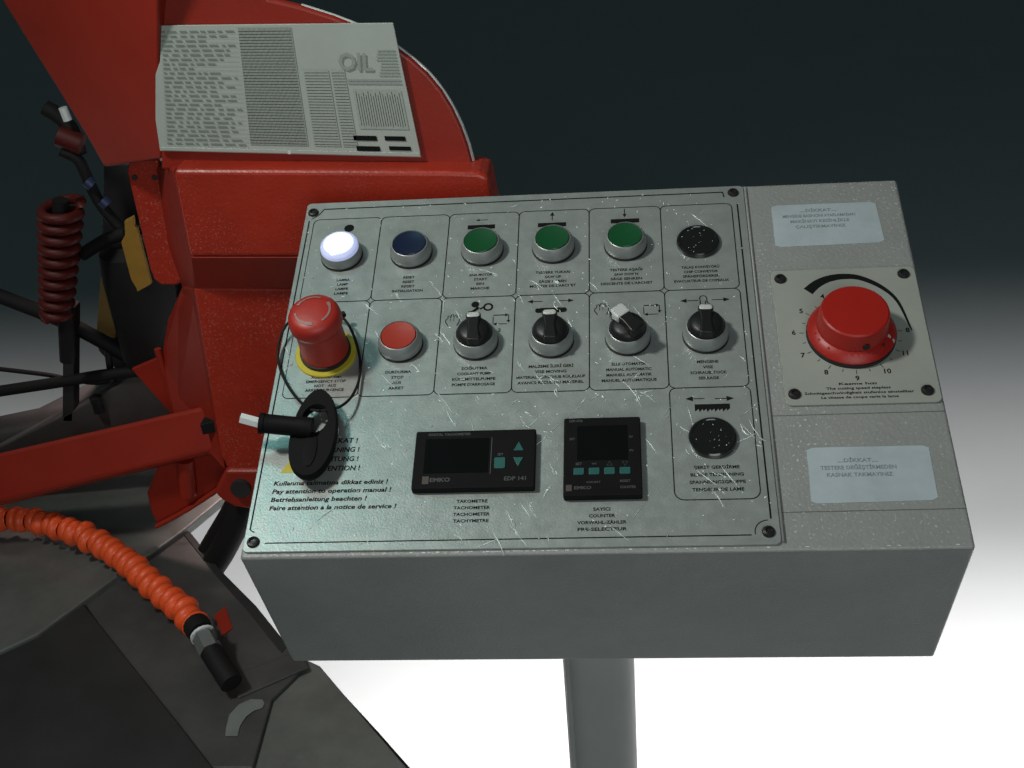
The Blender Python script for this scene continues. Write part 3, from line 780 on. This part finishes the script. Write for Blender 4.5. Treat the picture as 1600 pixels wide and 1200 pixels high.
# sheet title, cut by the border of the picture
ux = (S1-S0).normalized(); uz = (SL-S0).normalized(); un = ux.cross(uz).normalized()
for s, wd, sz, mm_ in (('OIL', .030, .021, 'sheetline'),):
    ob = text(s, sz, mm_, sp, (0,0,0), wd)
    mtx = Matrix((ux, (un.cross(ux)), un)).transposed().to_4x4()
    mtx.translation = sh(.815, 1.0) - MO - Vector((0, .0006, 0))
    ob.matrix_basis = mtx
V, F = tube([W([sh(.5, .022)])[0] + Vector((0, .001, 0)), W([sh(.5, .022)])[0] + Vector((0, -.0012, 0))], .0016, 10); mesh('rivet', V, F, 'bright', sp)
slab('sheet_edge', [sh(.005,.012), sh(.998,.012), sh(.998,.05), sh(.005,.05)], (0, -.0008, 0), 'sheet', .0003, sp)

# lower body: ledge, front block, downward chamfer, tapering apron
slab('body_block', [(-0.3767, 0.2, 1.0886), (-0.1297, 0.2, 1.0761), (-0.1026, 0.2, 1.0737), (-0.0945, 0.2, 1.0698), (-0.0901, 0.2, 1.0308), (-0.0908, 0.2, 0.9919), (-0.3781, 0.2, 1.0035)], (0, .045, 0), 'red', .004)
# chamfer that turns under the block
P = [(-0.3781, 0.2, 1.0035), (-0.0908, 0.2, 0.9919)] + [(-0.0903, 0.228, 0.9459), (-0.3915, 0.228, 0.9588)]
slab('under_chamfer', P, (0, .05, .0), 'redclean', .002)
# apron
ap = [(-0.392, 0.228, 0.9595), (-0.182, 0.228, 0.9494), (-0.2661, 0.228, 0.6904), (-0.3769, 0.228, 0.6929), (-0.3959, 0.228, 0.7412), (-0.4017, 0.228, 0.7655)]
slab('apron', ap, (0, .012, 0), 'red', .003)
lug = [(-0.3988, 0.224, 0.7497), (-0.3525, 0.224, 0.7485), (-0.3532, 0.224, 0.7036), (-0.3763, 0.224, 0.6983), (-0.398, 0.224, 0.7021), (-0.4102, 0.224, 0.7115), (-0.4166, 0.224, 0.7216)]
slab('pivot_lug', lug, (0, .03, 0), 'redclean', .004)
e0 = W([(-0.3852, 0.22, 0.7286)])[0]
V, F = tube([e0+Vector((0,.004,0)), e0+Vector((0,-.002,.0))], .0105, 24); mesh('pivot_recess_disc', V, F, 'darksteel', saw, auto=40)  # dark disc in place of a recess, its shade put into the colour
# slanted dark return between flange and front
slab('side_return', [(-0.3783, 0.205, 1.088), (-0.3785, 0.205, 1.0473), (-0.3788, 0.205, 1.0013)] + [(-0.3915, 0.228, 0.9588)] + [(-0.4354, 0.31, 0.9206), (-0.4404, 0.31, 0.9714), (-0.4356, 0.31, 1.0523)], (.01, .03, 0), 'redclean', .002)
# bolted flange tab
slab('flange', [(-0.4634, 0.305, 1.0515), (-0.4597, 0.305, 1.0593), (-0.453, 0.305, 1.0629), (-0.4293, 0.305, 1.0618), (-0.435, 0.305, 1.0083), (-0.4372, 0.305, 0.9664), (-0.4326, 0.305, 0.9303), (-0.4389, 0.305, 0.9261), (-0.4551, 0.305, 0.9267), (-0.4613, 0.305, 0.9328), (-0.4632, 0.305, 0.946)], (0, .008, 0), 'red', .0025)
for e in W([(-0.4564, 0.305, 1.0452), (-0.4364, 0.305, 1.0443)]):
    V, F = tube([e+Vector((0,.003,0)), e+Vector((0,-.0016,0))], .0028, 14); mesh('bolt_head', V, F, 'darksteel', saw, auto=40)
# inside of the apron: dark red web with a pressed rib
slab('inner_web', [(-0.4311, 0.3, 0.9268), (-0.3923, 0.23, 0.9579), (-0.402, 0.232, 0.7443), (-0.4725, 0.3, 0.7717), (-0.4844, 0.33, 0.8275), (-0.4673, 0.33, 0.874)], (0, .008, 0), 'redclean', .002)
slab('web_plate', [(-0.5235, 0.335, 0.8122), (-0.4837, 0.335, 0.8279), (-0.4843, 0.335, 0.7522), (-0.488, 0.335, 0.7489)], (0, .006, 0), 'redclean', .001)
pipe('web_rib', [(-0.4839, 0.325, 0.8421), (-0.4819, 0.325, 0.7979), (-0.4814, 0.325, 0.7549)], .0038, 'redclean', 10, 4)
# dark frame column behind
slab('frame_column', [(-0.5451, 0.44, 1.0129), (-0.4446, 0.44, 1.0127), (-0.4935, 0.44, 0.7313), (-0.5887, 0.44, 0.7477), (-0.6078, 0.44, 0.7809), (-0.5744, 0.44, 0.9033)], (.03, .10, 0), 'darksteel', .003)
# blade guard plates
slab('guard_plate', [(-0.4956, 0.345, 0.9829), (-0.4847, 0.345, 0.9881), (-0.4859, 0.345, 0.9767), (-0.4838, 0.345, 0.9737), (-0.4826, 0.345, 0.91), (-0.5034, 0.345, 0.8993), (-0.5038, 0.345, 0.9289), (-0.5045, 0.345, 0.9593), (-0.4985, 0.345, 0.9671)], (0, .006, 0), 'mustard', .001)
slab('scale_plate', [(-0.5762, 0.43, 0.8807), (-0.5584, 0.43, 0.8662), (-0.5765, 0.43, 0.8017), (-0.5995, 0.43, 0.8067)], (0, .006, 0), 'brown', .001)
# black motor drum and its mount
e = W([(-0.511, 0.38, 0.8457)])[0]
V, F = lathe([(.030, -.055), (.036, -.04), (.037, .06), (.034, .09), (.02, .10)], 32); mesh('motor_drum', [(x+e.x, y+e.y, z+e.z) for x, y, z in V], F, 'rubber', saw, auto=35)
slab('motor_mount', [(-0.5305, 0.4, 0.9504), (-0.4873, 0.4, 0.9562), (-0.4913, 0.4, 0.863), (-0.5292, 0.4, 0.7644), (-0.5636, 0.4, 0.7827)], (0, .05, 0), 'rubber', .003)
# dark clamp arms
pipe('clamp_arm', [(-0.7125, 0.38, 0.9051), (-0.6341, 0.38, 0.8655), (-0.6079, 0.38, 0.8516), (-0.5759, 0.38, 0.8293), (-0.544, 0.38, 0.805), (-0.5141, 0.38, 0.7906)], .0085, 'rubber', 12)
pipe('clamp_arm', [(-0.7443, 0.36, 0.7687), (-0.6486, 0.36, 0.7811), (-0.6132, 0.36, 0.7859), (-0.5702, 0.36, 0.7921), (-0.5282, 0.36, 0.7957), (-0.5042, 0.36, 0.7999)], .0065, 'rubber', 12)
pipe('clamp_arm', [(-0.7504, 0.39, 0.7945), (-0.6537, 0.39, 0.7784), (-0.6211, 0.39, 0.7696), (-0.5951, 0.39, 0.7654), (-0.5743, 0.39, 0.7681)], .0028, 'rubber', 10)
slab('guide_post', [(-0.5946, 0.36, 0.879), (-0.5819, 0.36, 0.8769), (-0.6197, 0.36, 0.7303), (-0.6335, 0.36, 0.7307)], (0, .02, 0), 'darksteel', .002)
pipe('arm_link', [(-0.5682, 0.385, 0.8122), (-0.5712, 0.385, 0.7871), (-0.5726, 0.385, 0.7615)], .004, 'darksteel', 10)
# round steel bar of the vise below the web
pipe('vise_bar', [(-0.8158, 0.4, 0.6741), (-0.6363, 0.4, 0.7085), (-0.5699, 0.4, 0.7218), (-0.5005, 0.4, 0.7356)], .024, 'steel', 24, 4)
slab('vise_block', [(-0.8007, 0.36, 0.6613), (-0.6146, 0.36, 0.7476), (-0.5588, 0.36, 0.7766), (-0.5304, 0.36, 0.7958), (-0.4891, 0.36, 0.7438), (-0.4844, 0.36, 0.7001), (-0.8146, 0.36, 0.6164)], (0, .10, -.01), 'steel', .003)
e = W([(-0.583, 0.355, 0.7565)])[0]
V, F = lathe([(.0065, -.010), (.0065, .003), (.0075, .004), (.0075, .010), (.004, .012)], 6); mesh('vise_bolt', [(x+e.x, y+e.y, z+e.z) for x, y, z in V], F, 'rubber', saw, auto=35)
# red lift arm
slab('lift_arm', [(-0.7324, 0.265, 0.7363), (-0.5847, 0.265, 0.769), (-0.423, 0.265, 0.8045), (-0.4117, 0.265, 0.8057), (-0.4033, 0.265, 0.7992), (-0.3894, 0.25, 0.7628), (-0.593, 0.25, 0.7143), (-0.7435, 0.25, 0.6771)], (0, .03, -.02), 'redclean', .005)
slab('arm_slot_block', [(-0.4241, 0.246, 0.7926), (-0.4025, 0.246, 0.7975), (-0.4029, 0.246, 0.7849), (-0.4231, 0.246, 0.7799)], (0, .05, 0), 'rubber', .001)  # black block standing for the dark slot in the arm
# gusset beneath the arm
slab('gusset', [(-0.4938, 0.275, 0.7235), (-0.4119, 0.275, 0.7529), (-0.4072, 0.275, 0.7009), (-0.5114, 0.275, 0.6422), (-0.5149, 0.275, 0.66), (-0.5143, 0.275, 0.6863)], (0, .010, 0), 'redclean', .003)
pipe('gusset_lip', [(-0.5088, 0.268, 0.6473), (-0.4713, 0.268, 0.6677), (-0.4379, 0.268, 0.6894), (-0.4096, 0.268, 0.7092)], .0030, 'redclean', 10, 3)
pipe('gusset_boss', [(-0.459, 0.27, 0.7343), (-0.462, 0.27, 0.7091), (-0.4647, 0.27, 0.6887)], .0095, 'redclean', 16, 4)
# steel bed: sloping plates in three layers
slab('bed_plate', [(-0.8195, 0.3713, 0.618), (-0.6867, 0.4292, 0.618), (-0.5751, 0.4538, 0.618), (-0.4829, 0.409, 0.618), (-0.4519, 0.3886, 0.618), (-0.4908, 0.3045, 0.618), (-0.5162, 0.2595, 0.618), (-0.5454, 0.2146, 0.618), (-0.5965, 0.1231, 0.618), (-0.6701, 0.0573, 0.618)], (0, 0, -.012), 'steel2', .002)  # paler steel here offsets the shade of arm and casing
slab('bed_table', [(-0.5228, 0.27, 0.61), (-0.498, 0.318, 0.61), (-0.434, 0.2356, 0.61), (-0.3781, 0.1738, 0.61), (-0.3293, 0.1112, 0.61), (-0.3043, 0.0809, 0.61), (-0.328, 0.0348, 0.61), (-0.3252, -0.0526, 0.61), (-0.3819, -0.0526, 0.61), (-0.5702, 0.1813, 0.61), (-0.5508, 0.2246, 0.61)], (0, 0, -.05), 'steel', .002)
slab('table_edge', [(-0.4962, 0.3153, 0.611), (-0.4335, 0.2344, 0.611), (-0.3776, 0.1726, 0.611), (-0.3289, 0.1101, 0.611), (-0.3329, 0.0987, 0.611), (-0.3815, 0.1603, 0.611), (-0.4382, 0.2277, 0.611), (-0.4983, 0.3042, 0.611)], (0, 0, -.006), 'darksteel', .001)
slab('slide_plate', [(-0.3372, 0.113, 0.605), (-0.2918, 0.0862, 0.605), (-0.2215, -0.0023, 0.605), (-0.1482, -0.0928, 0.605), (-0.3535, -0.0938, 0.605), (-0.3888, -0.0324, 0.605)], (0, 0, -.008), 'steel2', .0015)
slab('slide_edge', [(-0.2944, 0.0923, 0.596), (-0.2187, 0.0032, 0.596), (-0.1453, -0.0863, 0.596), (-0.2239, -0.0867, 0.596)], (0, 0, -.05), 'rubber', .001)
slab('cross_strip', [(-0.3753, 0.0643, 0.6125), (-0.3133, 0.1006, 0.6125), (-0.3003, 0.0763, 0.6125), (-0.361, 0.0342, 0.6125)], (0, 0, -.003), 'steel', .001)
slab('dark_trough', [(-0.6827, 0.0808, 0.6135), (-0.5811, 0.1523, 0.6135), (-0.5692, 0.1771, 0.6135), (-0.3942, -0.0168, 0.6135), (-0.3566, -0.0596, 0.6135), (-0.3211, -0.1011, 0.6135), (-0.5956, -0.1024, 0.6135)], (0, 0, -.06), 'darksteel', .002)
slab('crescent_mark', [(-0.3368, 0.0328, 0.6112), (-0.3336, 0.0276, 0.6112), (-0.3341, 0.0217, 0.6112), (-0.3414, 0.0183, 0.6112), (-0.3474, 0.01, 0.6112), (-0.3501, -0.0016, 0.6112), (-0.3492, -0.0146, 0.6112), (-0.3608, -0.0146, 0.6112), (-0.3628, -0.0048, 0.6112), (-0.3643, 0.0126, 0.6112), (-0.3585, 0.0261, 0.6112), (-0.3484, 0.0337, 0.6112)], (0, 0, -.0004), 'palemark', .0)
# base under the bed down to the floor
bb = [(-0.819, 0.3196, 0.54), (-0.5424, 0.3383, 0.54), (-0.4693, 0.2768, 0.54), (-0.4111, 0.1988, 0.54), (-0.3721, 0.0999, 0.54), (-0.389, -0.0116, 0.54), (-0.6611, -0.0124, 0.54)]
slab('machine_base', bb, (0, 0, -.538), 'darksteel', .004)
slab('red_decal', [(-0.4192, 0.1566, 0.6112), (-0.4109, 0.1719, 0.6112), (-0.394, 0.137, 0.6112), (-0.4008, 0.1243, 0.6112)], (0, 0, -.001), 'redclean', .0)

# ------------------------------------------------------------------ hoses and cables: loose things
hose = empty('orange_coolant_hose', (-0.5229, 0.2, 0.6311))
HO = hose.location.copy()
tag(hose, 'bright orange segmented coolant hose with black nozzle over the grey bed', 'hose')
P = smoothpts([(-0.718, 0.2893, 0.645), (-0.6712, 0.288, 0.645), (-0.6182, 0.2694, 0.645), (-0.5716, 0.2444, 0.645), (-0.5268, 0.2102, 0.645), (-0.4883, 0.1735, 0.645), (-0.4534, 0.1416, 0.645), (-0.4304, 0.1192, 0.645), (-0.41, 0.0946, 0.645)], 24)
def seglen(P):
    L = [0]
    for a, b in zip(P, P[1:]): L.append(L[-1]+(b-a).length)
    return L
L = seglen(P)
tot = L[-1]; pitch = .0128
nseg = int(tot/pitch)
def at_len(s):
    for i in range(len(L)-1):
        if L[i+1] >= s:
            f = (s-L[i])/max(1e-9, L[i+1]-L[i]); return P[i]+(P[i+1]-P[i])*f
    return P[-1]
prof = [(0, .0090), (.10, .0122), (.28, .0142), (.5, .0148), (.72, .0138), (.9, .0116), (1.0, .0090)]
for k in range(nseg):                           # each ball-and-socket link is its own piece
    s0 = k*pitch
    wob = random.uniform(-.0012, .0012); lat = .0013*(-1)**k + random.uniform(-.0007, .0007)
    pts = [at_len(min(tot, s0+t*pitch*1.02)) - HO + Vector((lat*.6, lat, wob)) for t, r in prof]
    rad = [r*random.uniform(.97, 1.03) for t, r in prof]
    V, F = tube(pts, lambda t, rad=rad: rad[int(round(t*(len(rad)-1)))], 18)
    mesh('hose_link', V, F, 'orange', hose, smooth=True)
def hp(name, Q, r, m, n=18): 
    V, F = tube([Vector(q)-HO for q in Q], r, n); return mesh(name, V, F, m, hose, auto=40)
a, b, cc, d = [Vector(p) for p in [(-0.4165, 0.1033, 0.645), (-0.406, 0.0898, 0.645)]] + [Vector(p) for p in [(-0.3921, 0.0691, 0.64)]] + [Vector(p) for p in [(-0.3652, 0.0371, 0.628)]]
hp('collar', [a, b], .0135, 'rubber'); hp('fitting', [b, cc], .0118, 'steel2', 6); hp('nozzle', [cc, cc+(d-cc)*.55, cc+(d-cc)*.56, d], .0112, 'rubber')
hp('fitting_ring', [b+(cc-b)*.05, b+(cc-b)*.16], .0130, 'bright')
v0 = Vector([(-0.3984, 0.1027, 0.652)][0]); v1 = Vector([(-0.389, 0.0802, 0.645)][0])
hp('valve_pin', [v0, v1], .0022, 'darksteel', 8)

coil = empty('coiled_air_hose', (-0.575, 0.33, 0.8934))
KO = coil.location.copy()
tag(coil, 'dark red coiled air hose hanging at the left edge, beside the red flange', 'hose')
A, B = Vector((-0.5504, 0.33, 1.0113)), Vector((-0.5903, 0.33, 0.8785))
pts = []
turns = 10.5
for k in range(int(turns*22)+1):
    t = k/(turns*22); a = 2*math.pi*turns*t
    r = .0195 - .0065*t
    pts.append(A+(B-A)*t - KO + Vector((r*math.cos(a), r*math.sin(a), 0)))
V, F = tube(pts, .0056, 10); mesh('coil', V, F, 'coil', coil, smooth=True)
V, F = tube([A-KO+Vector((0,0,.004)), B-KO+Vector((0,0,-.05))], .0085, 12); mesh('core_rod', V, F, 'rubber', coil, auto=40)

def cable(name, P, r, m, label, cat='cable', n=12):
    o = Vector(P[0]); root = empty(name, o); tag(root, label, cat)
    V, F = tube([p-o for p in smoothpts(P, 10)], r, n); mesh('sleeve', V, F, m, root, smooth=True)
    return root, o
r_, o_ = cable('black_cable', [(-0.555, 0.37, 1.0534), (-0.5397, 0.37, 1.0429), (-0.5343, 0.37, 1.0201), (-0.5285, 0.37, 0.9955), (-0.5165, 0.37, 0.9717), (-0.5031, 0.37, 0.9534), (-0.4947, 0.37, 0.9244)], .0062, 'rubber', 'thick black cable running down behind the mustard guard plate')
for e in [(-0.5313, 0.365, 1.0191), (-0.52, 0.365, 0.9972)]:
    e = Vector(e) - o_
    d = Vector((.5, 0, -.6)).normalized()
    V, F = tube([e - d*.004, e + d*.004], .0064, 12); mesh('blue_band', V, F, 'bluemark', r_, auto=40)
r_, o_ = cable('black_connector', [(-0.5654, 0.38, 1.097), (-0.553, 0.38, 1.0869), (-0.5434, 0.38, 1.0707), (-0.5413, 0.38, 1.0463)], .0085, 'rubber', 'black plug connector with bright steel end at the upper left', 'connector')
V, F = tube([Vector((-0.54, 0.366, 1.1003))-o_, Vector((-0.5381, 0.366, 1.0868))-o_], .0045, 14); mesh('steel_end', V, F, 'bright', r_, auto=40)
V, F = tube([Vector((-0.5535, 0.37, 1.0699))-o_, Vector((-0.5316, 0.37, 1.0592))-o_], .011, 16); mesh('red_sleeve', V, F, 'coil', r_, auto=40)
r_, o_ = cable('black_hose', [(-0.39, 0.26, 0.6956), (-0.4046, 0.26, 0.6703), (-0.4213, 0.26, 0.6426), (-0.4402, 0.26, 0.6126), (-0.4622, 0.26, 0.5837), (-0.4877, 0.26, 0.5542)], .0150, 'rubber', 'thick black rubber hose between the red pivot and the left edge of the console', 'hose', 18)
cable('black_hose', [(-0.4117, 0.276, 0.678), (-0.4282, 0.276, 0.6521), (-0.4465, 0.276, 0.6257), (-0.4674, 0.276, 0.5951), (-0.4872, 0.276, 0.5647)], .0115, 'rubber', 'thinner black hose on the left of the thick hose, under the red pivot', 'hose', 14)
r_, o_ = cable('black_cable', [(-0.5573, 0.36, 0.9406), (-0.5393, 0.36, 0.9503), (-0.5218, 0.36, 0.9585), (-0.5023, 0.36, 0.9636)], .0072, 'rubber', 'short black cable crossing from the coiled hose to the mustard guard')
